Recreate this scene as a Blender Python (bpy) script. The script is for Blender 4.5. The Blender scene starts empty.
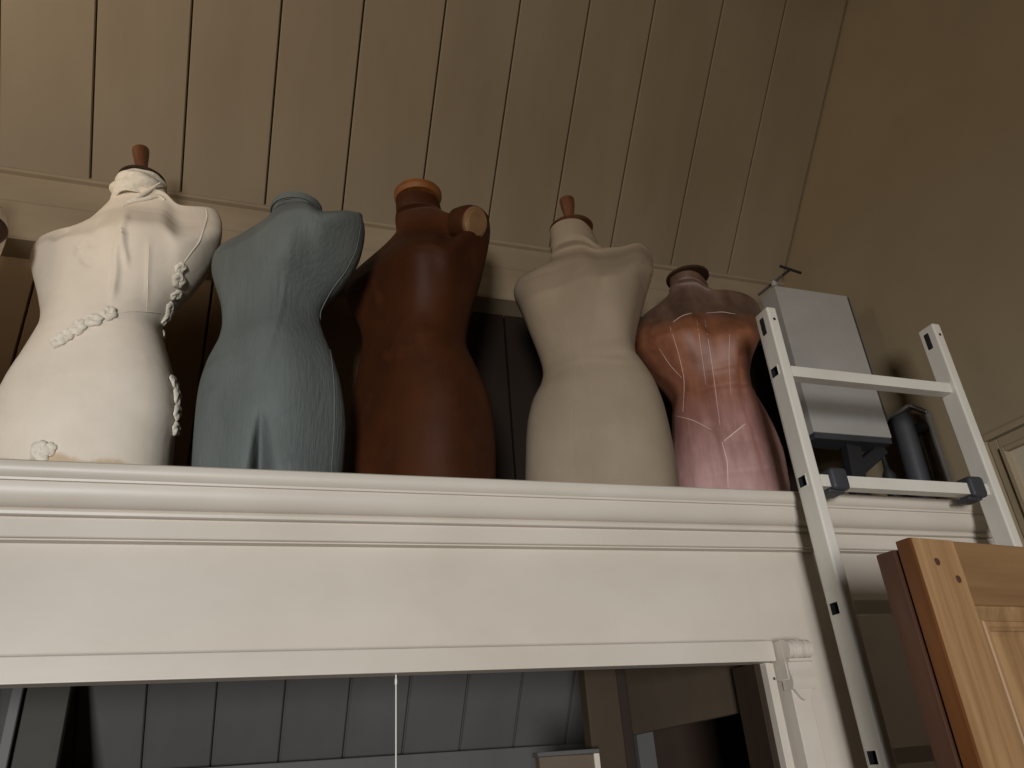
import bpy, bmesh, math, random
import numpy as np
from mathutils import Vector, Matrix
from mathutils.bvhtree import BVHTree
random.seed(7); np.random.seed(7)
SC = bpy.context.scene
COL = SC.collection
PI = math.pi

# ------------------------------------------------------------------ camera
YAW, PIT, ROL, F = math.radians(19.91), math.radians(27.11), math.radians(-4.27), 760.3
def cam_axes():
    cy, sy, cp, sp = math.cos(YAW), math.sin(YAW), math.cos(PIT), math.sin(PIT)
    fwd = np.array([sy*cp, cy*cp, sp]); right = np.array([cy, -sy, 0.]); up = np.cross(right, fwd)
    cr, sr = math.cos(ROL), math.sin(ROL)
    return cr*right + sr*up, -sr*right + cr*up, fwd
RT, UP, FW = cam_axes()
EYE = np.array([0, 0, 1.6])
def ray(x, y): return RT*(x-512)/F - UP*(y-384)/F + FW
def at(x, y, Y):
    d = ray(x, y); return EYE + d*Y/d[1]
def proj(P):
    d = np.asarray(P) - EYE
    z = d @ FW
    return np.stack([512 + F*(d @ RT)/z, 384 - F*(d @ UP)/z], -1)
cd = bpy.data.cameras.new('camera'); cam = bpy.data.objects.new('camera', cd); COL.objects.link(cam)
cd.sensor_width = 36; cd.lens = F*36/1024; cd.clip_start = 0.02
mw = Matrix.Identity(4)
for i in range(3):
    mw[i][0] = RT[i]; mw[i][1] = UP[i]; mw[i][2] = -FW[i]; mw[i][3] = EYE[i]
cam.matrix_world = mw
SC.camera = cam
SC.view_settings.view_transform = 'Standard'; SC.view_settings.look = 'None'
SC.view_settings.gamma = 1; SC.view_settings.use_curve_mapping = False
SC.view_settings.exposure = 0

# ------------------------------------------------------------------ materials
def lin(c):
    return tuple(((v/255/12.92) if v/255 <= .04045 else ((v/255+.055)/1.055)**2.4) for v in c) + (1,)
def mat(name, c1, c2=None, rough=.6, scale=(8, 8, 8), detail=4, bump=0., bscale=(60, 60, 60), spec=.3, metal=0, lo=.35, hi=.65, stops=None, c3=None, s3=(20, 20, 20), t3=(.62, .72), coat=0, sheen=0):
    m = bpy.data.materials.new(name); m.use_nodes = True
    nt = m.node_tree; N = nt.nodes; L = nt.links; b = N['Principled BSDF']
    b.inputs['Roughness'].default_value = rough; b.inputs['Specular IOR Level'].default_value = spec
    b.inputs['Metallic'].default_value = metal; b.inputs['Coat Weight'].default_value = coat
    b.inputs['Sheen Weight'].default_value = sheen
    tc = N.new('ShaderNodeTexCoord')
    def noise(sc, det=4, rg=.55):
        mp = N.new('ShaderNodeMapping'); mp.inputs['Scale'].default_value = sc
        L.new(tc.outputs['Object'], mp.inputs['Vector'])
        n = N.new('ShaderNodeTexNoise'); n.inputs['Scale'].default_value = 1; n.inputs['Detail'].default_value = det; n.inputs['Roughness'].default_value = rg
        L.new(mp.outputs[0], n.inputs['Vector']); return n.outputs['Fac']
    def ramp(fac, pts):
        r = N.new('ShaderNodeValToRGB'); L.new(fac, r.inputs['Fac'])
        e = r.color_ramp.elements
        e[0].position, e[0].color = pts[0][0], pts[0][1]; e[1].position, e[1].color = pts[-1][0], pts[-1][1]
        for p, c in pts[1:-1]:
            k = e.new(p); k.color = c
        return r.outputs['Color']
    c2 = c2 or c1
    out = ramp(noise(scale, detail), [(lo, lin(c1)), (hi, lin(c2))])
    def mix(fac, a, bb):
        x = N.new('ShaderNodeMix'); x.data_type = 'RGBA'
        L.new(fac, x.inputs[0]); L.new(a, x.inputs[6])
        if isinstance(bb, tuple): x.inputs[7].default_value = bb
        else: L.new(bb, x.inputs[7])
        return x.outputs[2]
    if c3:
        f = ramp(noise(s3, 5, .6), [(t3[0], (0, 0, 0, 1)), (t3[1], (1, 1, 1, 1))])
        out = mix(f, out, lin(c3))
    if stops:      # bands of colour that belong to the thing, by height: (z, colour)
        sx = N.new('ShaderNodeSeparateXYZ'); L.new(tc.outputs['Object'], sx.inputs[0])
        ad = N.new('ShaderNodeMath'); ad.operation = 'MULTIPLY_ADD'; ad.inputs[1].default_value = .12
        L.new(noise((9, 9, 5), 5), ad.inputs[0]); L.new(sx.outputs['Z'], ad.inputs[2])
        zc = ramp(ad.outputs[0], [(z, lin(c)) for z, c in stops])
        x = N.new('ShaderNodeMix'); x.data_type = 'RGBA'; x.blend_type = 'MULTIPLY'; x.inputs[0].default_value = 1
        L.new(zc, x.inputs[6]); L.new(out, x.inputs[7]); out = x.outputs[2]
    L.new(out, b.inputs['Base Color'])
    if bump:
        bp = N.new('ShaderNodeBump'); bp.inputs['Strength'].default_value = bump; bp.inputs['Distance'].default_value = .01
        L.new(noise(bscale, 3), bp.inputs['Height']); L.new(bp.outputs[0], b.inputs['Normal'])
    return m
M = dict(
    white=mat('white_paint', (203, 193, 179), (194, 184, 169), rough=.42, scale=(3, 5, 5), bump=.02, bscale=(15, 60, 60), spec=.4),
    ceil=mat('ceiling_paint', (128, 115, 95), (120, 107, 87), rough=.6, scale=(4, 1.2, 1.2), bump=.03, bscale=(50, 6, 6), spec=.25),
    beam=mat('beam_paint', (141, 127, 106), (127, 114, 94), rough=.6, scale=(2, 6, 6), bump=.06, bscale=(8, 50, 50), spec=.25),
    wall=mat('wall_plaster', (146, 130, 104), (140, 124, 99), rough=.75, scale=(3, 3, 3), bump=.03, bscale=(14, 14, 14), spec=.2, c3=(128, 112, 90), s3=(7, 7, 7), t3=(.72, .78)),
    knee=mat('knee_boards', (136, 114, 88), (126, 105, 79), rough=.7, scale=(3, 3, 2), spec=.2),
    kneeshaded=mat('shaded_knee_boards', (34, 25, 17), (27, 20, 13), rough=.7, scale=(3, 3, 2), spec=.2),  # knee boards with the shade between the forms put into the colour
    unseen=mat('brown_limewash', (84, 70, 54), (76, 62, 47), rough=.8),
    floor=mat('floor_boards', (74, 62, 52), (62, 52, 44), rough=.5, scale=(2, 20, 2)),
    grey=mat('grey_boards', (90, 88, 85), (83, 81, 79), rough=.5, scale=(5, 2, 2), spec=.3),
    dark=mat('dark_wood', (52, 38, 28), (40, 29, 22), rough=.6, scale=(10, 10, 2)),
    taupe=mat('taupe_paint', (96, 83, 68), (88, 76, 62), rough=.6),
    plaster=mat('cream_muslin', (226, 214, 197), (216, 204, 186), rough=.8, scale=(7, 7, 7), bump=.08, bscale=(45, 45, 45), spec=.2, stops=[(0, (215, 200, 176)), (.133, (226, 212, 192)), (.145, (255, 255, 255)), (.9, (255, 255, 255))]),
    muslin=mat('white_ribbon', (228, 220, 204), (214, 205, 188), rough=.8, scale=(60, 60, 60), bump=.2, bscale=(90, 90, 90), spec=.2),
    blue=mat('blue_linen', (104, 109, 106), (94, 99, 96), rough=.85, scale=(10, 10, 5), bump=.25, bscale=(130, 130, 25), spec=.15, c3=(80, 85, 83), s3=(5, 5, 7), t3=(.6, .75)),
    bluetrim=mat('blue_piping', (106, 111, 108), (98, 103, 100), rough=.8),
    brown=mat('brown_leather', (68, 35, 14), (54, 26, 10), rough=.6, scale=(7, 7, 5), bump=.06, bscale=(30, 30, 30), spec=.18, c3=(80, 44, 20), s3=(8, 8, 5), t3=(.6, .8)),
    tan=mat('tan_leather', (124, 94, 64), (110, 81, 52), rough=.5, scale=(25, 25, 25), spec=.35),
    cork=mat('orange_wood', (128, 80, 40), (110, 66, 30), rough=.45, scale=(40, 40, 6), spec=.4),
    linen=mat('cream_linen', (148, 132, 112), (136, 121, 101), rough=.75, scale=(6, 6, 4), bump=.06, bscale=(150, 150, 150), spec=.2, c3=(128, 113, 94), s3=(5, 5, 5), t3=(.62, .8)),
    linenseam=mat('cream_seam', (156, 141, 121), (148, 133, 113), rough=.8),
    pink=mat('pink_leather', (255, 250, 246), (205, 190, 182), rough=.5, scale=(22, 22, 4), bump=.05, bscale=(40, 40, 40), spec=.4,
             c3=(255, 255, 255), s3=(9, 9, 7), t3=(.6, .75),
             stops=[(.10, (188, 154, 150)), (.34, (166, 126, 120)), (.46, (150, 101, 78)), (.66, (136, 88, 62)), (.71, (98, 79, 67)), (.8, (106, 85, 72))]),
    scuff=mat('pale_scuff', (226, 200, 190), (206, 176, 164), rough=.5),
    turned=mat('turned_wood', (106, 68, 44), (84, 52, 33), rough=.35, scale=(60, 60, 8), spec=.5),
    darkcap=mat('dark_cap_wood', (66, 46, 32), (52, 36, 25), rough=.5, scale=(30, 30, 30)),
    carton=mat('white_box_board', (158, 154, 148), (149, 145, 139), rough=.55, scale=(6, 6, 6), c3=(132, 127, 120), s3=(9, 9, 9), t3=(.66, .8)),
    black=mat('black_plastic', (38, 38, 40), (30, 30, 32), rough=.45, spec=.4),
    charcoal=mat('charcoal_plastic', (60, 60, 63), (52, 52, 55), rough=.5, spec=.4),
    silver=mat('grey_metal', (150, 148, 144), (138, 136, 132), rough=.4, metal=.5),
    ladder=mat('ladder_enamel', (212, 206, 194), (204, 197, 184), rough=.4, scale=(8, 8, 3), spec=.45),
    pine=mat('pine_vertical_grain', (176, 139, 98), (130, 96, 60), rough=.45, scale=(38, 38, 2.2), detail=6, lo=.3, hi=.7, spec=.4, bump=.04, bscale=(60, 60, 5), c3=(118, 82, 52), s3=(30, 30, 9), t3=(.68, .74)),
    pineh=mat('pine_horizontal_grain', (146, 112, 76), (120, 88, 56), rough=.45, scale=(2.2, 38, 30), detail=6, lo=.3, hi=.7, spec=.4, bump=.04, bscale=(5, 60, 60), c3=(118, 82, 52), s3=(9, 30, 30), t3=(.68, .74)),
    pineedge=mat('pine_edge_grain', (112, 68, 32), (90, 52, 24), rough=.45, scale=(38, 38, 3), detail=6, spec=.4),
    walnut=mat('reddish_brown_wood', (88, 60, 44), (72, 47, 34), rough=.5, scale=(38, 38, 3), detail=6, spec=.35),
    post=mat('post_paint', (64, 52, 38), (57, 46, 33), rough=.6),
    shadepaint=mat('dark_olive_paint', (58, 54, 46), (52, 48, 41), rough=.6),
    doorpaint=mat('pale_door_paint', (186, 173, 150), (178, 165, 142), rough=.5),
    cord=mat('white_cord', (220, 214, 204), rough=.7),
)

# ------------------------------------------------------------------ mesh helpers
def build(name, bm, m, parent=None, smooth=True, angle=40):
    me = bpy.data.meshes.new(name)
    bmesh.ops.recalc_face_normals(bm, faces=bm.faces[:])
    if parent is not None:
        q = parent
        off = Vector((0, 0, 0))
        while q is not None: off += q.location; q = q.parent
        bmesh.ops.translate(bm, verts=bm.verts[:], vec=-off)
    bm.to_mesh(me); bm.free()
    o = bpy.data.objects.new(name, me); COL.objects.link(o)
    me.materials.append(M[m] if isinstance(m, str) else m)
    if smooth:
        for p in me.polygons: p.use_smooth = True
        try: me.set_sharp_from_angle(angle=math.radians(angle))
        except Exception: pass
        if len(me.polygons) < 1500:
            wn = o.modifiers.new('face_normals', 'WEIGHTED_NORMAL'); wn.keep_sharp = True; wn.weight = 100
    if parent is not None: o.parent = parent
    return o
def empty(name, loc, label, cat, group=None):
    o = bpy.data.objects.new(name, None); COL.objects.link(o); o.location = loc
    o.empty_display_size = .05
    tag(o, label, cat, group); return o
def tag(o, label=None, cat=None, group=None, kind=None):
    if label: o['label'] = label
    if cat: o['category'] = cat
    if group: o['group'] = group
    if kind: o['kind'] = kind
    return o
def struct(name, bm, m, **k):
    o = build(name, bm, m, **k); o['kind'] = 'structure'; return o
def box(bm, lo, hi, bev=0, seg=2, rot=None, about=None):
    r = bmesh.ops.create_cube(bm, size=1)
    vs = r['verts']
    for v in vs:
        v.co = Vector([(lo[i]+hi[i])/2 + v.co[i]*(hi[i]-lo[i]) for i in range(3)])
    if bev:
        es = list({e for v in vs for e in v.link_edges})
        g = bmesh.ops.bevel(bm, geom=es, offset=bev, segments=seg, affect='EDGES', profile=.5)
        vs = list({v for f in g['faces'] for v in f.verts} | {v for v in vs if v.is_valid})
    if rot is not None:
        c = Vector(about) if about is not None else Vector([(lo[i]+hi[i])/2 for i in range(3)])
        for v in vs: v.co = rot @ (v.co - c) + c
    return vs
def bar(bm, a, b, w, d, bev=0, upv=(0, 0, 1)):
    """box along a->b, w across, d along the second axis"""
    a, b = Vector(a), Vector(b); z = (b-a); n = z.length; z.normalize()
    u = Vector(upv)
    if abs(u.dot(z)) > .95: u = Vector((1, 0, 0))
    x = u.cross(z).normalized(); y = z.cross(x)
    vs = box(bm, (-w/2, -d/2, 0), (w/2, d/2, n), bev)
    R = Matrix((x, y, z)).transposed()
    for v in vs: v.co = R @ v.co + a
def tube(bm, pts, r, seg=10, caps=True):
    pts = [Vector(p) for p in pts]; n = len(pts)
    rs = r if isinstance(r, (list, tuple)) else [r]*n
    rings = []; pu = None
    for i, p in enumerate(pts):
        t = (pts[min(i+1, n-1)] - pts[max(i-1, 0)]).normalized()
        if pu is None:
            pu = Vector((0, 0, 1)) if abs(t.z) < .9 else Vector((1, 0, 0))
        u = (pu - t*pu.dot(t)).normalized(); pu = u; w = t.cross(u)
        rings.append([bm.verts.new(p + rs[i]*(math.cos(2*PI*k/seg)*u + math.sin(2*PI*k/seg)*w)) for k in range(seg)])
    for a, b in zip(rings, rings[1:]):
        for k in range(seg): bm.faces.new((a[k], a[(k+1) % seg], b[(k+1) % seg], b[k]))
    if caps: bm.faces.new(rings[0][::-1]); bm.faces.new(rings[-1])
def lathe(bm, c, prof, seg=40, rot=None):
    """prof: (radius, height); closed at both ends when the radius is 0"""
    c = Vector(c); rings = []
    def put(v):
        v = Vector(v); return c + (rot @ v if rot is not None else v)
    for r, h in prof:
        if r < 1e-6: rings.append([bm.verts.new(put((0, 0, h)))])
        else: rings.append([bm.verts.new(put((r*math.cos(2*PI*k/seg), r*math.sin(2*PI*k/seg), h))) for k in range(seg)])
    for a, b in zip(rings, rings[1:]):
        for k in range(seg):
            k2 = (k+1) % seg
            if len(a) == 1 and len(b) == 1: continue
            if len(a) == 1: bm.faces.new((a[0], b[k], b[k2]))
            elif len(b) == 1: bm.faces.new((a[k], a[k2], b[0]))
            else: bm.faces.new((a[k], a[k2], b[k2], b[k]))
def extrude_x(bm, prof, x0, x1):
    a = [bm.verts.new((x0, y, z)) for y, z in prof]; b = [bm.verts.new((x1, y, z)) for y, z in prof]
    n = len(prof)
    for i in range(n): bm.faces.new((a[i], a[(i+1) % n], b[(i+1) % n], b[i]))
    bm.faces.new(a[::-1]); bm.faces.new(b)
def prism(bm, pts, vec):
    """closed polygon pts swept by vec"""
    a = [bm.verts.new(p) for p in pts]; b = [bm.verts.new(Vector(p)+Vector(vec)) for p in pts]; n = len(pts)
    for i in range(n): bm.faces.new((a[i], a[(i+1) % n], b[(i+1) % n], b[i]))
    bm.faces.new(a[::-1]); bm.faces.new(b)
NB = bmesh.new

# ------------------------------------------------------------------ the room
XR, XL, YB, YF = 1.885, -4.3, 2.0, -5.0     # right wall, left wall, beam line, wall behind the viewer
XN, SY0, SY1, SZ0, SZ1 = -1.95, .3, 1.0, 2.5, 3.3        # opening made in the left wall for the added warm light
SL = math.radians(48.5); ZB = 3.242
# sloping boarded ceiling
TH = .02
dirv = Vector((0, -math.cos(SL), math.sin(SL))); nrm = Vector((0, -math.sin(SL), -math.cos(SL)))
LEN = 1.75
seams = [-.79 - .243*k for k in range(6, 0, -1)] + [-.79, -.553, -.305, -.06, .178, .428, .667, .902, 1.133, 1.386, 1.631, XR-.006]
bm = NB()
base0 = Vector((0, YB, ZB))
def ceil_pt(x, s, d=0): return base0 + Vector((x, 0, 0)) + dirv*s + nrm*d
bounds = [XL] + seams + [XR]
GW = .0022
for a, b in zip(bounds[:-1], bounds[1:]):
    if b - a < .012: continue
    prof = [(a+GW, -.022), (a+GW, .001), (a+GW+.003, .004), (b-GW-.003, .004), (b-GW, .001), (b-GW, -.022)]
    A = [bm.verts.new(ceil_pt(x, -.02, d)) for x, d in prof]; B = [bm.verts.new(ceil_pt(x, LEN, d)) for x, d in prof]
    for i in range(len(prof)-1): bm.faces.new((A[i], A[i+1], B[i+1], B[i]))
    bm.faces.new(A[::-1])
q = [bm.verts.new(ceil_pt(x, s, -.021)) for x, s in ((XL, -.05), (XR, -.05), (XR, LEN), (XL, LEN))]
bm.faces.new(q)
top = ceil_pt(0, LEN)
q = [bm.verts.new(p) for p in ((XL, top.y, top.z), (XR, top.y, top.z), (XR, YF, top.z), (XL, YF, top.z))]
bm.faces.new(q)
struct('ceiling', bm, 'ceil', smooth=False)
bm = NB(); box(bm, (XL, YF, -.05), (XR, 3.0, 0)); struct('floor', bm, 'floor', smooth=False)
bm = NB(); box(bm, (XR, YF, 0), (XR+.1, 3.0, top.z)); struct('wall_right', bm, 'wall', smooth=False)
bm = NB(); box(bm, (XL-.1, YF, 0), (XL, 0, top.z)); box(bm, (XL-.1, 0, 0), (XN, SY0, top.z)); box(bm, (XN-.1, SY1, 0), (XN, 3.0, top.z))
box(bm, (XN-.1, SY0, 0), (XN, SY1, SZ0)); box(bm, (XN-.1, SY0, SZ1), (XN, SY1, top.z)); struct('wall_left', bm, 'unseen', smooth=False)
# wall behind the viewer with its wide opening, plus an added sheet that dims and warms high light
WX0, WX1, WZ0, WZ1 = -2.55, -1.55, .15, 1.65      # daylight beyond the opening
YW, OX0, OX1, OZ = -1.2, -2.3, 1.0, 3.0
bm = NB()
box(bm, (XL, YW-.12, 0), (OX0, YW, top.z)); box(bm, (OX1, YW-.12, 0), (XR, YW, top.z)); box(bm, (OX0, YW-.12, OZ), (OX1, YW, top.z))
struct('wall_front', bm, 'unseen', smooth=False)
bl = bpy.data.materials.new('warm_filter'); bl.use_nodes = True
bn = bl.node_tree; bn.nodes.remove(bn.nodes['Principled BSDF']); tb = bn.nodes.new('ShaderNodeBsdfTransparent'); tb.inputs[0].default_value = (.80, .75, .69, 1)
bn.links.new(tb.outputs[0], bn.nodes['Material Output'].inputs[0])
bm = NB(); box(bm, (OX0, YW-.07, 2.0), (OX1, YW-.068, OZ)); struct('light_filter', bm, bl, smooth=False)
# wall plate beam under the ceiling boards and boarded knee wall behind the cabinet top
bm = NB()
extrude_x(bm, [(YB-.004, ZB+.012), (YB-.012, ZB-.002), (YB-.012, ZB-.012), (YB, ZB-.016), (YB, ZB-.105), (YB+.004, ZB-.108), (YB, ZB-.111), (YB, ZB-.226), (YB+.006, ZB-.232), (YB+.13, ZB-.232), (YB+.13, ZB+.05)], XL, XR)
struct('trim_beam', bm, 'beam', angle=25)
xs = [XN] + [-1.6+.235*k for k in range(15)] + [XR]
for nm_, m_, x0_, x1_ in (('wall_back', 'knee', -9, .3), ('wall_back_shaded', 'kneeshaded', .3, 9)):  # one boarded wall: left part toned as lit, right part painted as shaded
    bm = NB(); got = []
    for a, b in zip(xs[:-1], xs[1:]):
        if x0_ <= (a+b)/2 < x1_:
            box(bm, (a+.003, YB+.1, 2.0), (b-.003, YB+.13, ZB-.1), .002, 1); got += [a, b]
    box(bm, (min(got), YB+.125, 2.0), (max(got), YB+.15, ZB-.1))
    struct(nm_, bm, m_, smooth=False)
# ------------------------------------------------------------------ white built-in cabinet front
ZT = 2.145
cab = empty('built_in_cabinet', (.3, 1.47, 0), 'white painted built-in cabinet front with moulded cornice carrying the row of dress forms', 'cabinet')
CX0 = -1.6; CX1 = XR-.002
prof = [(1.481, ZT-.03), (1.475, ZT-.02), (1.475, ZT), (1.402, ZT), (1.3985, ZT-.003), (1.397, ZT-.010), (1.398, ZT-.018), (1.402, ZT-.025), (1.408, ZT-.029),
        (1.409, ZT-.033), (1.414, ZT-.0335)]
for k in range(9):
    t = k/8*PI/2
    prof.append((1.442-.028*math.cos(t), ZT-.036-.036*math.sin(t)))
prof += [(1.440, ZT-.074), (1.4385, ZT-.078), (1.440, ZT-.083), (1.444, ZT-.085), (1.451, ZT-.0855), (1.451, ZT-.089), (1.446, ZT-.0895), (1.446, ZT-.120), (1.4475, ZT-.1215),
         (1.455, ZT-.122), (1.455, ZT-.1245), (1.481, ZT-.1245), (1.481, ZT-.13)]
def sag(x): return -.0078*max(0, 1.2-x)      # the old cornice dips towards its left end
bm = NB(); extrude_x(bm, prof, CX0, 1.2); extrude_x(bm, prof, 1.2, 1.812)
for v in bm.verts: v.co.z += sag(v.co.x)
bmesh.ops.remove_doubles(bm, verts=bm.verts[:], dist=1e-5)
bmesh.ops.delete(bm, geom=[f for f in bm.faces if all(abs(v.co.x-1.2) < 1e-4 for v in f.verts)], context='FACES')
build('cornice', bm, 'white', cab, angle=30)
bm = NB(); box(bm, (CX0, 1.4755, ZT-.02), (CX1, 1.99, ZT)); build('top_board', bm, 'white', cab, smooth=False)
bm = NB(); box(bm, (CX0, 1.4765, 1.778), (1.07, 1.50, ZT-.021)); box(bm, (1.0701, 1.4765, 0), (CX1, 1.50, ZT-.021)); build('frieze', bm, 'white', cab, smooth=False)
bm = NB(); box(bm, (CX0, 1.428, 1.774), (1.0605, 1.4745, 1.8155), .002, 2); build('lintel', bm, 'white', cab)
# right hand pilaster with carved corbel
PX0 = 1.063
bm = NB(); box(bm, (PX0+.006, 1.412, 0), (PX0+.052, 1.4745, 1.80), .003, 2); pil = build('pilaster', bm, 'white', cab)
bm = NB(); box(bm, (PX0+.0005, 1.404, 1.735), (PX0+.0595, 1.4745, 1.813), .002, 1)
cz, cyy, cr = 1.793, 1.400, .0185
sec = []      # side profile of the corbel body, swept along X
for k in range(13):
    t = k/12
    sec.append((1.396 + .0035*math.sin(2*PI*t) + .004*t*t, 1.772 - .056*t))
poly = [(PX0+.002, 1.43, 1.772)] + [(PX0+.002, y, z) for y, z in sec] + [(PX0+.002, 1.43, 1.716)]
prism(bm, poly, (.056, 0, 0))
box(bm, (PX0+.001, 1.390, 1.768), (PX0+.059, 1.42, 1.775), .002, 2)
# bowed apron at the foot of the corbel
ap = [(PX0+.008+.044*k/12, 1.4025, 1.7165-.022*math.sin(PI*k/12)) for k in range(13)]
prism(bm, ap[::-1], (0, .012, 0))
cb = build('corbel', bm, 'white', pil)
bm = NB()
R90 = Matrix.Rotation(PI/2, 3, 'Y')
pr = [(0, 0)]
for w, r in ((0, cr), (.010, cr), (.0115, cr-.003), (.0165, cr-.003), (.018, cr), (.025, cr+.001), (.0265, cr-.003), (.0315, cr-.003), (.033, cr+.001), (.040, cr), (.0415, cr-.003), (.0465, cr-.003), (.048, cr), (.058, cr)): pr.append((r, w))
pr.append((0, .058))
lathe(bm, (PX0+.001, cyy, cz), pr, 32, R90)
build('scroll', bm, 'white', pil, angle=50)
bm = NB(); box(bm, (1.041, 1.44, 0), (1.0605, 1.52, 1.7735), .002, 1); build('jamb', bm, 'white', cab)
bm = NB(); lathe(bm, (1.0535, 1.4405, 1.741), [(0, 0), (.0025, 0), (.003, .002), (0, .003)], 12, Matrix.Rotation(PI/2, 3, 'X')); build('screw', bm, 'charcoal', cab)
# inside the alcove
bm = NB(); box(bm, (1.026, 1.46, 0), (1.0408, 1.545, 1.776), .001, 1); struct('trim_1', bm, 'dark')
ab_c = Vector((0, 2.215, 1.85)); ad = Vector((0, -.13, .185)).normalized(); an = Vector((0, -ad.z, ad.y))
bm = NB()
xs = [-1.6+.165*k for k in range(0, 8)]
xs = [-1.2, -1.04, -.875, -.71, -.545, -.381, -.223, -.059, .11, .278, .441, .606, .768, .93, 1.1]
for a, b in zip(xs[:-1], xs[1:]):
    prof = [(a+.003, -.01), (a+.003, 0), (a+.006, .003), (b-.006, .003), (b-.003, 0), (b-.003, -.01)]
    A = [bm.verts.new(ab_c + Vector((x, 0, 0)) + ad*(-.75) + an*d) for x, d in prof]; B = [bm.verts.new(ab_c + Vector((x, 0, 0)) + ad*.16 + an*d) for x, d in prof]
    for i in range(5): bm.faces.new((A[i], A[i+1], B[i+1], B[i]))
q = [bm.verts.new(ab_c + Vector((x, 0, 0)) + ad*s - an*.008) for x, s in ((-1.6, -.75), (1.1, -.75), (1.1, .16), (-1.6, .16))]; bm.faces.new(q)
struct('wall_alcove', bm, 'grey', smooth=False)
bm = NB(); box(bm, (-1.6, 2.30, 1.56), (1.1, 2.36, 1.668), .003, 2); struct('trim_2', bm, 'grey')
bm = NB(); box(bm, (.735, 1.69, 0), (.815, 1.73, 2.0), .003, 1); struct('trim_3', bm, 'post')
bm = NB(); box(bm, (.8155, 1.70, 0), (.842, 1.75, 2.0), .002, 1); struct('trim_4', bm, 'dark')
bm = NB(); box(bm, (-.490, 2.08, 0), (-.467, 2.12, 2.0), .002, 1); struct('trim_5', bm, 'grey')
bm = NB(); box(bm, (-.466, 2.10, 0), (-.375, 2.13, 2.0), .002, 1); struct('trim_6', bm, 'shadepaint')
bm = NB(); prism(bm, [(1.05, 1.505, 1.690), (1.05, 2.16, 1.675), (1.05, 2.16, 2.01), (1.05, 1.505, 2.01)], (.02, 0, 0)); struct('wall_side', bm, 'taupe', smooth=False)
bm = NB(); box(bm, (1.12, 2.24, 0), (1.175, 2.28, 1.95)); struct('trim_7', bm, 'grey', smooth=False)
bm = NB(); box(bm, (1.10, 2.42, 0), (XR, 2.45, 2.0)); struct('wall_recess', bm, 'dark', smooth=False)
bm = NB(); box(bm, (-1.6, 2.6, 0), (1.1, 2.65, 1.5)); struct('wall_alcove_low', bm, 'knee', smooth=False)
# white cupboard corner inside the alcove
cup = empty('narrow_cupboard', (.66, 1.72, 0), 'narrow pale cupboard whose top corner shows inside the alcove beside the post', 'cupboard')
bm = NB(); box(bm, (.60, 1.66, 0), (.735, 1.688, 1.628), .002, 1); build('front_panel', bm, 'taupe', cup)
bm = NB(); box(bm, (.595, 1.655, 1.6285), (.736, 1.689, 1.637), .001, 1); build('top_board', bm, 'grey', cup)
bm = NB(); box(bm, (.722, 1.654, 0), (.7345, 1.6598, 1.628), .001, 1); build('edge_strip', bm, 'white', cup)
# light pull
pc = empty('pull_cord', (.262, 1.452, 1.30), 'thin white pull cord hanging from the lintel in front of the grey boards', 'cord')
bm = NB(); tube(bm, [(.262, 1.452, 1.7735), (.2625, 1.452, 1.6), (.262, 1.452, 1.33)], .0013, 8); build('string', bm, 'cord', pc)
bm = NB(); lathe(bm, (.262, 1.452, 1.756), [(0, 0), (.0022, .001), (.0024, .006), (.002, .011), (0, .012)], 12); build('knot', bm, 'cord', pc)
bm = NB(); lathe(bm, (.262, 1.452, 1.30), [(0, 0), (.008, .002), (.010, .012), (.005, .03), (0, .033)], 16); build('toggle', bm, 'turned', pc)

# ------------------------------------------------------------------ panelled frame on the right wall
bm = NB()
def wallbar(y0, y1, z0, z1, d): box(bm, (XR-d, y0, z0), (XR-.0005, y1, z1), .003, 2)
Y1 = 1.425; ZD = 2.335
for (o, w, d) in ((0, .018, .028), (.020, .028, .018), (.050, .014, .026)):
    wallbar(Y1-o-w, Y1-o, 0, ZD-o, d)                 # upright
    wallbar(.55+o+w+.0002, Y1-o-w-.0002, ZD-o-w, ZD-o, d)             # head
    wallbar(.55+o, .55+o+w, 0, ZD-o, d)
dfr = struct('door_1', bm, 'wall')
bm = NB(); box(bm, (XR-.010, .615, 0), (XR-.0005, Y1-.0645, ZD-.0645)); lf = build('door_leaf', bm, 'doorpaint', dfr)

# ------------------------------------------------------------------ dress forms
def sm(a, k=2):
    for _ in range(k):
        a = np.concatenate([[a[0]], (a[:-2]+2*a[1:-1]+a[2:])/4, [a[-1]]])
    return a
def dens(pts, n=14):
    pts = np.array(pts, float); out = []
    P = np.vstack([2*pts[0]-pts[1], pts, 2*pts[-1]-pts[-2]])
    for i in range(1, len(P)-2):
        for t in np.linspace(0, 1, n, endpoint=False):
            p0, p1, p2, p3 = P[i-1:i+3]
            m1, m2 = (p2-p0)*.4, (p3-p1)*.4
            out.append((2*t**3-3*t**2+1)*p1+(t**3-2*t**2+t)*m1+(-2*t**3+3*t**2)*p2+(t**3-t**2)*m2)
    out.append(pts[-1]); return np.array(out)
def ridge(px, lines):
    """relief height at picture points from a list of (polyline, height, width)"""
    h = np.zeros(len(px))
    for pl, amp, w in lines:
        pl = np.array(pl, float); best = np.full(len(px), 1e9); tt = np.zeros(len(px)); L = len(pl)-1
        for i in range(L):
            a, b = pl[i], pl[i+1]; ab = b-a
            t = np.clip(((px-a) @ ab)/max(ab @ ab, 1e-9), 0, 1)
            d = np.hypot(*(px-(a+t[:, None]*ab)).T)
            k = d < best; best[k] = d[k]; tt[k] = (i+t[k])/L
        h += amp*np.exp(-(best/w)**2)*np.clip(np.sin(np.clip(tt, .04, .96)*PI)*1.6, 0, 1)
    return h
FORMS = {}
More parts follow.
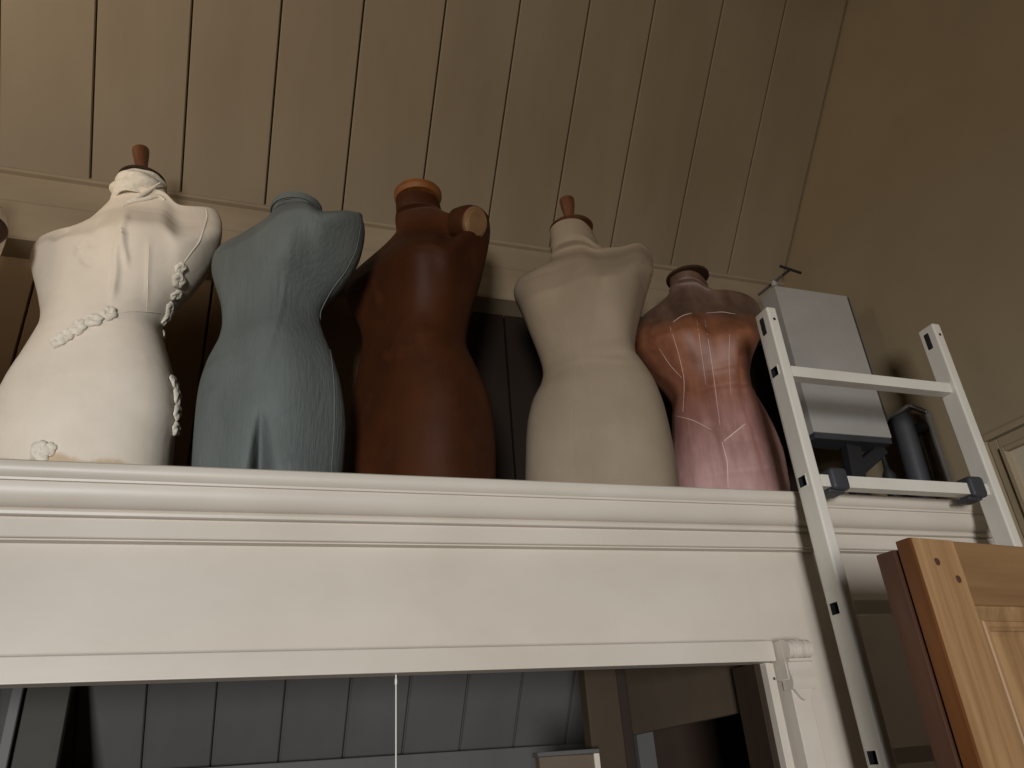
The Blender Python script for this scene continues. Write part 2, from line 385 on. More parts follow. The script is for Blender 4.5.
def dress_form(key, label, m, cy, left, right, zw, turn, bust=(), folds=(), f_scale=1., crotch=None, hip_f=.125, expo=2.75):
    """left/right: measured outline, neck to hip; zw: heights of (waist, shoulder tip, neck base, neck top)"""
    zwa, zs, zn, zt = zw
    zb = ZT + .001
    NS = 224
    phi = math.radians(turn); th = np.linspace(0, 2*PI, NS, endpoint=False)
    zk = np.array([zb, zb+.16, zwa, (zwa+zs)/2+.04, zs-.02, zn, zt+.05])
    bk = np.array([hip_f*1.02, hip_f*1.06, .098, .112, .074, .052, .045])*f_scale
    def ring(z, h):
        """turned oval sections, scaled to reach -1..1 across; also where the outermost points lie in depth"""
        z = np.atleast_1d(z)
        q = np.clip(np.interp(z, zk, bk)/np.maximum(h, .03), .25, 1.0)[:, None]
        ex = np.interp(z, zk, [expo, expo, expo, expo+.4, 2.05, 2.0, 2])[:, None]
        ph = phi*np.interp(z, zk, [1, 1, 1, 1, .8, .4, 0])[:, None]
        c = np.sign(np.cos(th))*np.abs(np.cos(th))**(2/ex); s = np.sign(np.sin(th))*np.abs(np.sin(th))**(2/ex)*q
        x = c*np.cos(ph) - s*np.sin(ph); y = -c*np.sin(ph) - s*np.cos(ph)
        m = np.abs(x).max(1)[:, None]; x, y = x/m, y/m
        k = np.arange(len(z))
        return x, y, y[k, x.argmin(1)], y[k, x.argmax(1)]
    Ld, Rd = dens(left), dens(right)
    YL = np.full(len(Ld), cy+.05); YR = np.full(len(Rd), cy-.05)
    for it in range(8):
        PL = np.array([at(x, y, Y) for (x, y), Y in zip(Ld, YL)]); PR = np.array([at(x, y, Y) for (x, y), Y in zip(Rd, YR)])
        zl = np.minimum.accumulate(PL[:, 2]); zr = np.minimum.accumulate(PR[:, 2])
        ztop = min(zl[0], zr[0])
        grid = np.linspace(zb, ztop, 400)
        xl = np.interp(grid, zl[::-1], PL[::-1, 0]); xr = np.interp(grid, zr[::-1], PR[::-1, 0])
        hw = (xr-xl)/2
        YL = cy + np.interp(zl, grid, hw)*ring(zl, np.interp(zl, grid, hw))[2]; YR = cy + np.interp(zr, grid, hw)*ring(zr, np.interp(zr, grid, hw))[3]
        nk = np.clip((np.arange(len(Ld))-13)/15, 0, 1); YL = cy + (YL-cy)*nk; nk = np.clip((np.arange(len(Rd))-13)/15, 0, 1); YR = cy + (YR-cy)*nk
    xl, xr = sm(xl, 3), sm(xr, 3)
    arc = np.concatenate([[0], np.cumsum(np.abs(np.diff(grid)) + .5*np.abs(np.diff(xl)) + .5*np.abs(np.diff(xr)))])
    NR = 250
    zz = np.interp(np.linspace(0, arc[-1], NR), arc, grid)
    l, r = np.interp(zz, grid, xl), np.interp(zz, grid, xr)
    cx, hw = (l+r)/2, (r-l)/2
    ux, uy, _, _ = ring(zz, sm(hw, 6))
    for _ in range(25):
        uy = np.vstack([uy[:1], (uy[:-2]+2*uy[1:-1]+uy[2:])/4, uy[-1:]])
    X = cx[:, None] + hw[:, None]*ux
    Y = cy + hw[:, None]*uy
    Z = np.repeat(zz[:, None], NS, 1)
    front = np.repeat(np.clip(np.sin(th)*1.4, 0, 1)[None, :]**.6, NR, 0)
    V = np.stack([X, Y, Z], -1)
    # settle the sides, then the shoulder line, on the measured outline
    wl = np.clip((zs-.02-zz)/.08, 0, 1)
    for it in range(4):
        pq = proj(V.reshape(-1, 3)).reshape(NR, NS, 2); k = np.arange(NR)
        il, ir = pq[..., 0].argmin(1), pq[..., 0].argmax(1)
        dL = np.interp(pq[k, il, 1], Ld[:, 1], Ld[:, 0]) - pq[k, il, 0]; dR = np.interp(pq[k, ir, 1], np.maximum.accumulate(Rd[:, 1]), Rd[:, 0]) - pq[k, ir, 0]
        dL, dR = sm(np.clip(dL, -12, 12)*wl, 6), sm(np.clip(dR, -12, 12)*wl, 6)
        lo, hi = V[..., 0].min(1)[:, None], V[..., 0].max(1)[:, None]; t = (V[..., 0]-lo)/(hi-lo)
        V[..., 0] += .0023*(dL[:, None]*(1-t) + dR[:, None]*t)
    # settle the shoulder line on the measured outline
    nx0, nx1 = Ld[0, 0], Rd[0, 0]
    cols = np.arange(math.floor(min(Ld[:, 0].min(), Rd[:, 0].min())), math.ceil(max(Rd[:, 0].max(), Ld[:, 0].max()))+1, 2.)
    def tops(P):
        o = np.full(len(cols), np.nan); k = np.clip(np.round((P[:, 0]-cols[0])/2).astype(int), 0, len(cols)-1)
        for c_ in np.unique(k): o[c_] = P[k == c_, 1].min()
        return o
    tgt = tops(np.vstack([dens(left, 60), dens(right, 60)]))
    wz = np.clip((V[..., 2]-(zs-.26))/.24, 0, 1); wz = wz*wz*(3-2*wz)
    for it in range(4):
        pq = proj(V.reshape(-1, 3)); env = tops(pq)
        dl = np.nan_to_num(tgt-env); dl[(cols > nx0-2) & (cols < nx1+2)] = 0
        edge = (cols < cols[0]+5) | (cols > cols[-1]-5); dl[edge] = 0
        dl = sm(np.clip(dl, -8, 8), 20)
        V[..., 2] -= np.interp(pq[:, 0].reshape(wz.shape), cols, dl)*.0027*wz
    px = proj(V.reshape(-1, 3)).reshape(NR, NS, 2)
    for (bx, by, rad, amp) in bust:      # rounded swelling towards the front
        d2 = ((px[..., 0]-bx)**2 + ((px[..., 1]-by)*.85)**2)/rad**2
        V[..., 1] -= amp*np.exp(-d2)*front
    if crotch:
        bx, z0, dep_c, w = crotch
        k = np.clip((z0 - V[..., 2])/.16, 0, 1)
        V[..., 1] += dep_c*np.exp(-((px[..., 0]-bx)/(w*(.5+k)))**2)*front*k
    if folds:
        h = ridge(px.reshape(-1, 2), folds).reshape(NR, NS)*front
        V[..., 1] -= h*.9; V[..., 2] += h*.2
    bm = NB(); G = [[bm.verts.new(V[i, j]) for j in range(NS)] for i in range(NR)]
    for i in range(NR-1):
        for j in range(NS):
            j2 = (j+1) % NS; bm.faces.new((G[i][j], G[i][j2], G[i+1][j2], G[i+1][j]))
    bm.faces.new(G[0][::-1]); bm.faces.new(G[-1])
    root = empty('dress_form', (cx[0], cy, zb), label, 'dress form', 'dress forms standing along the cabinet top')
    bmesh.ops.recalc_face_normals(bm, faces=bm.faces[:]); bm.normal_update()
    bvh = BVHTree.FromBMesh(bm)
    body = build('torso', bm, m, root, angle=75)
    top = np.array([cx[-1], cy, zz[-1]])
    FORMS[key] = dict(left=left, right=right, root=root, bvh=bvh, top=top, r=hw[-1], body=body, cy=cy)
    return FORMS[key]
def on_form(fm, x, y, lift=0.):
    d = Vector(ray(x, y)).normalized(); h = fm['bvh'].ray_cast(Vector(EYE), d)
    if h[0] is None:
        p = Vector(at(x, y, fm['cy'])); n = fm['bvh'].find_nearest(p)
        return n[0] + n[1]*lift, n[1]
    n = h[1] if h[1].dot(d) < 0 else -h[1]
    return h[0] + n*lift, n
def seam(fm, pts, r, m, name='seam', lift=0.):
    P = [on_form(fm, x, y, lift)[0] for x, y in dens(pts, 6)]
    bm = NB(); n = len(P)
    tube(bm, P, [r*(.55+.45*math.sin(PI*min(max(i/(n-1), .06), .94))) for i in range(n)], 8)
    return build(name, bm, m, fm['root'])
def finial(fm, base, h, r0, r1, tilt=0):
    """turned wooden neck peg, wider at the top"""
    bm = NB()
    lathe(bm, base, [(0, 0), (r0, 0), (r0*1.02, h*.1), (r0*1.1, h*.35), (r1*.92, h*.75), (r1, h*.92), (r1*.97, h*.98), (r1*.8, h), (0, h)], 28, Matrix.Rotation(tilt, 3, 'Y'))
    build('finial', bm, 'turned', fm['root'])
def cap(fm, m, h, grow=1.05, name='neck_cap', dz=0, prof=None):
    bm = NB(); r = fm['r']*grow; t = fm['top'] + np.array([0, 0, dz])
    lathe(bm, t, prof(r, h) if prof else [(0, 0), (r*.96, 0), (r, h*.2), (r, h*.75), (r*.93, h), (0, h*1.1)], 44)
    return build(name, bm, m, fm['root'])

# --- white, draped, with ribbon trim
W = dress_form('white', 'white muslin dress form with ribbon rosettes and cloth draped round its neck', 'plaster', 1.75,
    [(119, 178), (113, 192), (104, 207), (84, 222), (60, 230), (45, 235), (35, 243), (31, 255), (33, 270), (37, 290), (40, 310), (39, 322), (34, 333), (20, 355), (5, 378), (-5, 398), (-12, 420), (-15, 445), (-15, 475)],
    [(164, 182), (168, 194), (174, 203), (190, 206), (206, 207), (217, 211), (222, 224), (221, 242), (212, 264), (200, 280), (186, 297), (172, 314), (162, 332), (167, 352), (173, 374), (177, 397), (178, 420), (175, 441), (172, 470)],
    (2.653, 2.90, 2.97, 3.045), 22, expo=2.3, bust=[(128, 232, 26, .016), (62, 262, 26, .012)],
    folds=[([(118, 262), (122, 232), (128, 215)], 0.0085, 3.4), ([(112, 300), (116, 275), (116, 235)], 0.0095, 3.6), ([(128, 268), (124, 250), (123, 232)], 0.0101, 2.5), ([(76, 262), (80, 248), (92, 232), (104, 218)], -0.0085, 2.5), ([(79, 262), (83, 248), (95, 233), (106, 220)], 0.006, 2.8), ([(92, 268), (84, 262), (82, 250)], -0.006, 2.4),
           ([(51, 243), (62, 235), (70, 230)], -0.0075, 2.5), ([(88, 250), (100, 240), (108, 228)], -0.006, 2.8), ([(147, 310), (148, 270), (149, 240)], 0.0031, 2.4), ([(142, 352), (148, 362), (143, 375)], 0.0008, 3.6), ([(140, 300), (112, 303)], 0.0020, 2.4)])
finial(W, W['top']+np.array([0, 0, .004]), .108, .0125, .0215, -.18)
cap(W, 'darkcap', .005, 1.05)
# cloth wound round the neck
bm = NB(); NS_ = 72; NRR = 26
tp = W['top']; rings = []
for i in range(NRR):
    t = i/(NRR-1); z = tp[2]-.002-.070*t
    ring = []
    for j in range(NS_):
        a = 2*PI*j/NS_
        rr = W['r']*1.02+.010*math.sin(PI*t)-.004*t*t + .003*math.sin(3*a+9*t)*(.3+t) + .0012*math.sin(7*a-14*t+1) + .002*math.sin(16*t+2*a)
        ring.append(bm.verts.new((tp[0]-.004*t+rr*math.cos(a), tp[1]+.002-rr*.95*math.sin(a), z - .006*math.cos(a-2.2)*t)))
    rings.append(ring)
for a, b in zip(rings, rings[1:]):
    for j in range(NS_): bm.faces.new((a[j], a[(j+1) % NS_], b[(j+1) % NS_], b[j]))
nd = build('neck_drape', bm, 'muslin', W['root'], angle=80)
so = nd.modifiers.new('thickness', 'SOLIDIFY'); so.thickness = .003; so.offset = -1
for pts, r in (([(124, 203), (135, 199), (150, 190), (160, 183)], .0055), ([(122, 206), (132, 202), (146, 199), (158, 196), (165, 200)], .006)):
    b2 = NB(); P = []
    for x, y in dens(pts, 6):
        p = Vector(at(x, y, tp[1]-W['r']*1.0)); P.append(p)
    n = len(P); tube(b2, P, [r*(.4+.6*math.sin(PI*min(max(i/(n-1), .05), .95))) for i in range(n)], 10)
    build('drape_fold', b2, 'muslin', W['root'])
def rosette(fm, x, y, size, tall=1., spin=0, name='rosette'):
    """small gathered ribbon puff sewn on the form"""
    p, n = on_form(fm, x, y, .001); n = n.normalized()
    u = n.cross(Vector((0, 0, 1))).normalized(); w = u.cross(n)
    cs, sn = math.cos(spin), math.sin(spin); u, w = cs*u + sn*w, -sn*u + cs*w
    bm = NB(); A, B = 28, 12; G = []
    for i in range(B+1):
        t = i/B; ring = []
        for j in range(A):
            a = 2*PI*j/A; rr = size*math.sin(t*PI*.55+.04)*(1.3+.12*math.sin(5*a+4*t)+.05*math.sin(11*a+spin))
            h = size*.75*math.cos(t*PI*.5)*(1+.12*math.sin(4*a+8*t)) - size*.3*math.exp(-(t/.22)**2)
            ring.append(bm.verts.new(p + u*rr*math.cos(a) + w*rr*tall*math.sin(a) + n*(h)))
        G.append(ring)
    for a, b in zip(G, G[1:]):
        for j in range(A): bm.faces.new((a[j], a[(j+1) % A], b[(j+1) % A], b[j]))
    bm.faces.new(G[0])
    return build(name, bm, 'muslin', fm['root'], angle=80)
for x, y, s in ((60, 341, .0155), (68, 336, .014), (79, 328, .0165), (94, 321, .0155), (109, 314, .0155)): rosette(W, x, y, s, .85, x*.3)
for x, y, s, tl in ((180, 268, .010, 1.2), (178, 280, .0125, 1.3), (176, 295, .010, 1.5), (169, 309, .010, 1.6), (166, 318, .0105, 1.5), (163, 335, .010, 1.9), (173, 383, .0125, 1.4), (175.5, 397, .014, 1.4), (176, 413, .013, 1.5), (174.5, 429, .014, .9)): rosette(W, x, y, s, tl, x*.7)
rosette(W, 42, 452, .019, .8, 1.0); rosette(W, 50, 450, .012, .9, 2.0)
seam(W, [(206, 209), (207, 218), (200, 240), (190, 254), (183, 264)], .0022, 'muslin')
seam(W, [(118, 313), (132, 311.5), (147, 312), (160, 313)], .0014, 'muslin', lift=.0005)
seam(W, [(147, 311), (148, 280), (149, 245)], .0012, 'muslin')

# --- blue linen with a split between the legs
B = dress_form('blue', 'blue-grey linen dress form with a split between the legs', 'blue', 1.595,
    [(272, 209), (270, 216), (258, 224), (240, 235), (224, 244), (214, 254), (212, 268), (216, 285), (221, 305), (222, 325), (218, 341), (208, 360), (200, 382), (196, 405), (193, 440), (191, 475)],
    [(313, 206), (316, 210), (325, 211), (340, 210.5), (353, 211), (362, 219), (365, 234), (361, 252), (351, 271), (339, 288), (328, 300), (321, 313), (321, 326), (326, 341), (334, 361), (341, 385), (345, 410), (346, 435), (343, 475)],
    (2.60, 2.86, 2.92, 2.98), 52, expo=3.1, bust=[(286, 250, 24, .022), (226, 262, 20, .010)], crotch=(261, 2.285, .10, 7),
    folds=[([(290, 232), (289, 262), (283, 300), (272, 340), (262, 385), (258, 430)], .0035, 3.5), ([(220, 366), (240, 366), (262, 358)], .002, 4), ([(262, 432), (275, 415), (300, 400)], .0025, 4), ([(255, 440), (240, 430), (222, 410), (214, 380)], .002, 5)] +
          [([(x, 246+abs(x-265)*.1), (x+2, 285), (x, 318)], .0012, 1.8) for x in range(240, 292, 7)])
cap(B, 'blue', .02, 1.0, prof=lambda r, h: [(0, -.005), (r*.98, -.005), (r*1.03, 0), (r*1.04, h*.75), (r*.9, h), (r*.5, h*1.12), (0, h*1.15)])
bm = NB(); t_ = B['top']; tube(bm, [(t_[0]+B['r']*1.05*math.cos(a*PI/24), t_[1]+B['r']*1.05*math.sin(a*PI/24), t_[2]-.002) for a in range(49)], .0022, 8); build('neck_piping', bm, 'bluetrim', B['root'])
seam(B, [(361, 224), (356, 250), (345, 272), (332, 290), (320.5, 312), (322, 326), (330, 350), (334, 385), (334, 430), (331, 474)], .0017, 'bluetrim')
seam(B, [(218, 262), (221, 285), (225, 305)], .0014, 'bluetrim')
seam(B, [(290, 232), (289, 262), (283, 300), (272, 340), (262, 385), (257, 420)], .0008, 'bluetrim')

# --- brown leather with a wooden neck and arm plate
Bn = dress_form('brown', 'dark brown leather dress form with orange wood neck cap and tan arm plate', 'brown', 1.70,
    [(396, 197), (397, 215), (396, 232), (384, 246), (366, 261), (353, 273), (345, 285), (346, 297), (353, 311), (360, 328), (362, 345), (358, 370), (352, 400), (347, 430), (344, 475)],
    [(438, 196), (440, 206), (444, 213), (455, 212), (466, 206.5), (478, 206), (487, 214), (490, 232), (488, 250), (485, 266), (480, 287), (472, 311), (467, 334), (467, 348), (472, 360), (480, 376), (489, 400), (494, 425), (496, 450), (496, 480)],
    (2.63, 2.90, 2.98, 3.09), 54, bust=[(408, 262, 24, .026), (362, 288, 16, .012)],
    folds=[([(386, 330), (384, 300), (388, 280)], .0015, 3), ([(388, 470), (386, 420), (390, 380)], .002, 5), ([(415, 318), (414, 285)], .002, 6), ([(450, 470), (470, 464), (485, 468)], .003, 3), ([(395, 250), (425, 240), (455, 228)], .003, 6)], f_scale=1.0)
cap(Bn, 'cork', .025, 1.03, prof=lambda r, h: [(0, -.004), (r*.98, -.004), (r*1.0, 0), (r*1.03, .006), (r*1.05, .0105), (r*1.0, .0125), (r*1.05, .015), (r*1.05, h*.85), (r*.98, h), (0, h*1.05)])
p = Vector(at(477.5, 222.5, 1.515))
bm = NB(); ax = Vector((.34, -.80, -.42)).normalized(); rq = Vector((0, 0, 1)).rotation_difference(ax).to_matrix()
lathe(bm, p - ax*.016, [(0, -.01), (.036, -.01), (.0365, .004), (.036, .010), (.033, .013), (.031, .0125), (.0295, .0145), (.0285, .0165), (0, .0175)], 40, rq)
for v in bm.verts: v.co.z = p.z + (v.co.z-p.z)*1.28
build('arm_plate', bm, 'tan', Bn['root'], angle=40)
bm = NB(); lathe(bm, p - ax*.016, [(0, -.075), (.036, -.075), (.040, -.04), (.0405, -.015), (.0385, -.004), (.0365, -.001), (0, 0)], 40, rq)
for v in bm.verts: v.co.z = p.z + (v.co.z-p.z)*1.28
build('arm_stump', bm, 'brown', Bn['root'], angle=60)

# --- cream linen
Cm = dress_form('cream', 'cream linen dress form with wooden neck peg, between the brown and the pink ones', 'linen', 1.60,
    [(551, 226), (552, 242), (550, 258), (541, 266), (527, 273), (517, 281), (514, 291), (518, 304), (526, 323), (535, 345), (541, 362), (543, 375), (540, 388), (533, 401), (528, 420), (526, 442), (525, 485)],
    [(588, 219), (591, 231), (597, 243), (606, 248), (620, 247), (637, 243), (647, 246), (651, 258), (650, 277), (645, 301), (638, 326), (635, 345), (638, 361), (646, 371), (656, 386), (664, 406), (670, 430), (676, 460), (680, 492)],
    (2.56, 2.84, 2.92, 3.02), 40, bust=[(596, 286, 23, .034), (532, 300, 20, .016)],
    folds=[([(590, 370), (593, 320), (597, 285)], .0015, 5), ([(560, 362), (600, 358), (632, 362)], .002, 3)], hip_f=.13)
finial(Cm, Cm['top']+np.array([0, 0, .003]), .108, .0125, .0225, -.03)
cap(Cm, 'turned', .003, 1.0)
seam(Cm, [(571, 480), (571, 420), (576, 370), (583, 330)], .0009, 'linenseam')
seam(Cm, [(583, 480), (577, 430), (572, 385), (569, 345), (566, 315)], .0009, 'linenseam')
seam(Cm, [(598, 288), (597, 322), (590, 362)], .0008, 'linenseam')

# --- pink and tan leather
Pk = dress_form('pink', 'scuffed pink and tan leather dress form with dark neck ring, rightmost, next to the ladder', 'pink', 1.70,
    [(671, 277), (672, 287), (668, 295), (657, 305), (645, 314), (637, 326), (634, 342), (637, 360), (650, 376), (664, 390), (672, 404), (672, 420), (672, 440), (671, 465), (670, 492)],
    [(703, 276), (706, 286), (715, 289), (730, 290), (745, 294), (755, 299), (759, 311), (757, 331), (752, 351), (749, 370), (751, 386), (757, 398), (766, 413), (776, 433), (784, 455), (790, 488)],
    (2.53, 2.80, 2.88, 2.97), 26, bust=[(684, 340, 22, .024), (738, 335, 16, .01)],
    folds=[([(670, 345), (680, 370), (684, 395), (682, 415)], .003, 3), ([(715, 400), (712, 360), (703, 318)], .002, 4), ([(724, 440), (738, 430), (746, 423)], .003, 2.5), ([(745, 330), (742, 370), (744, 400), (758, 440), (770, 488)], -.006, 4), ([(730, 490), (727, 455), (720, 430)], .003, 3), ([(672, 415), (695, 424), (722, 440)], .002, 2)], hip_f=.12)
cap(Pk, 'darkcap', .011, 1.12)
for pts, r in (([(670, 327), (678, 352), (684, 380), (683, 412)], .0008), ([(659, 348), (670, 365), (682, 378)], .0007), ([(672, 415), (692, 420), (712, 430)], .001), ([(705, 320), (712, 365), (720, 425)], .0008), ([(724, 441), (735, 432), (745, 424)], .0016), ([(728, 488), (727, 462), (722, 442)], .0015), ([(673, 322), (682, 316), (692, 313)], .0012), ([(706, 313), (722, 312), (735, 314)], .0009), ([(697, 320), (701, 350), (706, 385)], .0006), ([(730, 330), (729, 360), (731, 395)], .0006)):
    seam(Pk, pts, r, 'scuff')

# --- a further form whose arm plate just enters the frame on the left
E_ = dress_form('edge', 'cream dress form cut off by the left edge, only its dark arm plate showing', 'plaster', 1.66,
    [(-110, 175), (-114, 190), (-130, 210), (-150, 216), (-164, 226), (-168, 245), (-160, 280), (-150, 310), (-148, 325), (-160, 350), (-180, 380), (-196, 420), (-200, 470)],
    [(-65, 175), (-60, 190), (-46, 199), (-28, 201), (-8, 201), (2, 207), (7, 222), (7, 234), (2, 250), (-8, 266), (-22, 288), (-34, 310), (-38, 325), (-34, 350), (-30, 380), (-26, 420), (-26, 470)],
    (2.58, 2.86, 2.92, 3.0), 30)
cap(E_, 'darkcap', .012, 1.07)
finial(E_, E_['top']+np.array([0, 0, .008]), .085, .0125, .021)
p, n = on_form(E_, -9, 228, 0)
bm = NB(); ax = Vector((.55, -.83, -.05)).normalized(); rq = Vector((0, 0, 1)).rotation_difference(ax).to_matrix()
lathe(bm, p-ax*.004, [(0, -.01), (.034, -.01), (.0345, .003), (.032, .006), (0, .007)], 40, rq)
build('arm_plate', bm, 'darkcap', E_['root'], angle=40)

# ------------------------------------------------------------------ ladder
LX0, LX1 = 1.157, 1.719           # outer faces
lad = empty('ladder', (1.44, 1.34, 0), 'white metal ladder standing upright against the cabinet cornice', 'ladder')
for side, (x0, x1, zt_) in enumerate(((LX0, LX0+.028, 2.592), (LX1-.028, LX1, 2.612))):
    bm = NB(); box(bm, (x0, 1.30, 0.025), (x1, 1.352, zt_), .005, 3)
    st = build('stile', bm, 'ladder', lad)
    xo = x0
    if side == 0:
        cb_ = NB()
        for k in range(8): box(cb_, (x0-.01, 1.3154, 2.420-.2792*k-.0124), (x0+.04, 1.3406, 2.420-.2792*k+.0124))
        cut = build('cutter', cb_, 'black', None, smooth=False); cut.location = (0, 0, 0)
        st.location = lad.location; st.parent = None
        md = st.modifiers.new('holes', 'BOOLEAN'); md.operation = 'DIFFERENCE'; md.object = cut; md.solver = 'EXACT'
        bpy.context.view_layer.update()
        nm = bpy.data.meshes.new_from_object(st.evaluated_get(bpy.context.evaluated_depsgraph_get()))
        st.modifiers.clear(); st.data = nm; nm.set_sharp_from_angle(angle=math.radians(35)); st.location = (0, 0, 0); st.parent = lad
        bpy.data.objects.remove(cut)
    bm = NB(); box(bm, (xo-.0012, 1.320, zt_-.068), (xo+.004, 1.339, zt_-.018), .004, 2); sl = build('slot', bm, 'black', st)
    bm = NB(); lathe(bm, ((x0+x1)/2, 1.3012, zt_-.036), [(0, 0), (.004, 0), (.004, .002), (0, .002)], 16, Matrix.Rotation(PI/2, 3, 'X')); build('rivet', bm, 'black', st)
    bm = NB(); box(bm, (x0-.003, 1.297, 0), (x1+.003, 1.355, .045), .005, 2); build('foot', bm, 'black', st)
rz = [2.420 - .2792*k for k in range(8)]
for z in rz:
    bm = NB()
    box(bm, (LX0-.0015, 1.314, z-.014), (LX1+.0015, 1.342, z+.014))
    bm.faces.ensure_lookup_table()
    bm.normal_update()
    for f in [f for f in bm.faces if abs(f.normal.x) > .9]:
        bmesh.ops.inset_region(bm, faces=[f], thickness=.003)
        g = bmesh.ops.extrude_face_region(bm, geom=[f])
        dx = .12 if f.calc_center_median().x < 1.44 else -.12
        bmesh.ops.translate(bm, vec=(dx, 0, 0), verts=[v for v in g['geom'] if isinstance(v, bmesh.types.BMVert)])
        for g_ in list({fc for v in g['geom'] if isinstance(v, bmesh.types.BMVert) for fc in v.link_faces}): g_.material_index = 1
        bmesh.ops.delete(bm, geom=[f], context='FACES')
    build('rung', bm, 'ladder', lad, smooth=False).data.materials.append(M['black'])
for hx in (1.243, 1.652):
    bm = NB(); z = rz[1]
    box(bm, (hx-.024, 1.303, z-.022), (hx+.024, 1.352, z+.031), .010, 3)
    box(bm, (hx-.030, 1.316, z-.027), (hx+.014, 1.358, z-.017), .004, 3)
    build('rung_hook', bm, 'charcoal', lad)

# ------------------------------------------------------------------ white box on its black stand
bx = empty('white_box', (1.615, 1.637, 2.387), 'white rectangular box with a dark base, raised behind the top of the ladder', 'box')
bm = NB(); box(bm, (1.476, 1.60, 2.405), (1.754, 1.675, 2.905), .003, 2); build('casing', bm, 'carton', bx)
bm = NB(); box(bm, (1.478, 1.602, 2.387), (1.752, 1.673, 2.4045), .002, 1); build('base_plate', bm, 'charcoal', bx)
bm = NB(); box(bm, (1.7545, 1.599, 2.46), (1.759, 1.673, 2.90), .001, 1); build('side_flange', bm, 'charcoal', bx)
bm = NB(); a = Vector((1.464, 1.668, 2.911)); b = Vector(at(783, 275, 1.60)); tube(bm, [a, b], .004, 10)
c0, c1 = Vector(at(780, 266, 1.60)), Vector(at(801, 273, 1.60)); tube(bm, [c0, c1], .0045, 10)
tube(bm, [b, (c0+c1)/2], .004, 10)
th_ = build('t_handle', bm, 'black', bx)
bm = NB(); lathe(bm, (1.482, 1.607, 2.9055), [(0, 0), (.010, 0), (.009, .014), (.006, .02), (0, .021)], 20); build('nub', bm, 'carton', bx)
sd = empty('folding_stand', (1.62, 1.72, ZT), 'black folding stand carrying the white box on the cabinet top', 'stand')
def A(x, y, Y): return Vector(at(x, y, Y))
def AX(x, y, X):
    d = ray(x, y); return Vector(EYE + d*X/d[0])
bm = NB(); bot = Vector((1.745, 1.72, ZT+.001))
sd2 = empty('folded_tripod', (1.76, 1.68, ZT), 'black folded tripod with thick tube and grey rod, leaning beside the white box', 'tripod')
tp_ = AX(901, 418, 1.815); b_ = AX(918, 477, 1.815); b_ = tp_ + (b_-tp_)*((tp_.z-ZT-.002)/(tp_.z-b_.z)); tube(bm, [b_, tp_*.3+b_*.7, tp_, tp_+Vector((-.004, 0, .012))], [.031, .031, .031, .022], 24); build('thick_tube', bm, 'charcoal', sd2)
bm = NB(); bar(bm, (1.60, 1.64, ZT+.002), (1.63, 1.64, 2.386), .03, .05, .004); bar(bm, (1.50, 1.66, ZT+.012), (1.70, 1.67, ZT+.012), .05, .02, .004); build('upright', bm, 'black', sd)
bm = NB(); bar(bm, A(850, 476, 1.655), A(880, 450, 1.655), .045, .04, .008); build('diagonal_arm', bm, 'black', sd)
bm = NB(); tube(bm, [AX(926, 412, 1.862), AX(951, 488, 1.862)], .0085, 14); build('grey_rod', bm, 'silver', sd2)
bm = NB(); bar(bm, AX(886, 423, 1.815), AX(911, 406, 1.835), .03, .012, .004); bar(bm, AX(910, 406, 1.835), AX(928, 413, 1.86), .028, .012, .004); build('bracket', bm, 'silver', sd2)
bm = NB(); lathe(bm, AX(922, 428, 1.846), [(0, -.016), (.014, -.016), (.017, -.008), (.017, .008), (.014, .016), (0, .016)], 24, Matrix.Rotation(PI/2, 3, 'Y')); build('clamp_knob', bm, 'black', sd2)
bm = NB(); p0 = A(888, 473, 1.64); lathe(bm, (p0.x, p0.y, ZT+.001), [(0, 0), (.016, 0), (.019, .01), (.019, p0.z-ZT-.01), (.008, p0.z-ZT+.012), (.006, p0.z-ZT+.05), (0, p0.z-ZT+.052)], 24); build('screw_knob', bm, 'black', sd)
bm = NB(); tube(bm, [A(857, 452, 1.66), A(866, 480, 1.66)], .002, 8); build('wire', bm, 'silver', sd)

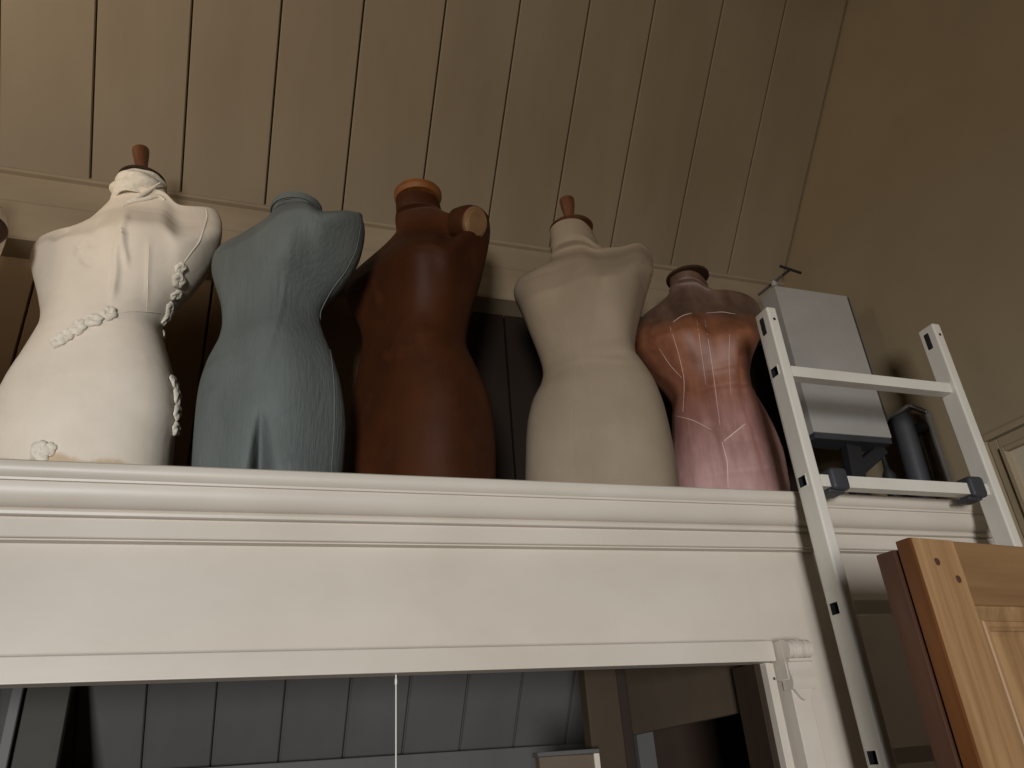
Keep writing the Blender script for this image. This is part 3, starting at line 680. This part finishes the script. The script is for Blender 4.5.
# ------------------------------------------------------------------ pine doors
def panel_door(label, x0, y0, w, h, t, ang, main, rail_m, edge_m, panel=True):
    K = 1.06
    root = empty('pine_door' if panel else 'wooden_door', (x0, y0, 0), label, 'door', 'loose doors stacked at the right')
    parts = []
    def part(name, bm, m):
        o = build(name, bm, m, None); o.parent = root; return o
    sw = .094*K
    def ed(bm): return bm
    bm = NB(); box(bm, (0, 0, 0), (sw, t, h)); part('stile', bm, main)
    bm = NB(); box(bm, (w-sw, 0, 0), (w, t, h), .003, 2); part('stile', bm, main)
    for z0, z1 in ((h-.10*K, h), (h*.52-.07, h*.52+.07), (0, .18)):
        bm = NB(); box(bm, (sw+.001, .0005, z0), (w-sw-.001, t-.0005, z1 - (.0005 if z1 == h else 0)), .0015, 1); part('rail', bm, rail_m)
    for z0, z1 in ((.18, h*.52-.07), (h*.52+.07, h-.10*K)):
        bm = NB()     # bolection moulding as a stepped ring, then a raised panel
        steps = [(0, .0), (.001, .004), (.006, .0045), (.022, .0115), (.024, .009), (.031, .0095), (.034, .013), (.037, .0135), (.039, .018), (.046, .0195)]
        rings = []
        for o, d in steps:
            rings.append([bm.verts.new((x, d, z)) for x, z in ((sw+o, z0+o), (w-sw-o, z0+o), (w-sw-o, z1-o), (sw+o, z1-o))])
        for a, b in zip(rings, rings[1:]):
            for k in range(4): bm.faces.new((a[k], a[(k+1) % 4], b[(k+1) % 4], b[k]))
        part('moulding', bm, main)
        bm = NB(); box(bm, (sw+.041, .0196, z0+.041), (w-sw-.041, t-.002, z1-.041), .001, 1); part('panel', bm, main)
    for px_, pz in ((.044, h-.038), (.082, h-.065)):
        bm = NB(); lathe(bm, (px_, .0003, pz), [(0, 0), (.007, 0), (.006, .001), (0, .0012)], 8, Matrix.Rotation(PI/2, 3, 'X')); part('peg', bm, 'walnut')
    bm = NB(); box(bm, (-.006, 0, 0), (-.00005, t, h), .0015, 2); part('edge', bm, edge_m)
    root.rotation_euler = (0, 0, ang)
    return root
panel_door('light pine panelled door with pegged corners standing in front of the ladder', 1.0155, .951, .64, 1.900, .0275, math.radians(6.5), 'pine', 'pineh', 'pineedge')
panel_door('reddish brown wooden door behind the light pine one, only its edge showing', 1.009, .984, .62, 1.888, .036, math.radians(6.5), 'walnut', 'walnut', 'walnut', panel=False)

# ------------------------------------------------------------------ light
w = bpy.data.worlds.new('world'); SC.world = w; w.use_nodes = True
bgn = w.node_tree.nodes['Background']; bgn.inputs[0].default_value = (.75, .85, 1, 1); bgn.inputs[1].default_value = .05
def area(name, loc, target, sx, sy, power, col, spread=PI):
    ld = bpy.data.lights.new(name, 'AREA'); ld.shape = 'RECTANGLE'; ld.size = sx; ld.size_y = sy; ld.energy = power; ld.color = col; ld.spread = spread
    o = bpy.data.objects.new(name, ld); COL.objects.link(o); o.location = loc
    o.rotation_euler = (Vector(target)-Vector(loc)).to_track_quat('-Z', 'Y').to_euler(); return o
area('window_daylight', ((WX0+WX1)/2, YF+.02, (WZ0+WZ1)/2), (.5, 1.47, 1.7), WX1-WX0-.05, WZ1-WZ0-.05, 104, (.98, .985, 1), math.radians(95))
area('side_warm_fill', (XN+.01, (SY0+SY1)/2, (SZ0+SZ1)/2), (-.6, 1.6, 3.9), SY1-SY0-.05, SZ1-SZ0-.05, 7.2, (1, .84, .66), math.radians(95))  # added warm light from an unseen left source, aimed up at the ceiling
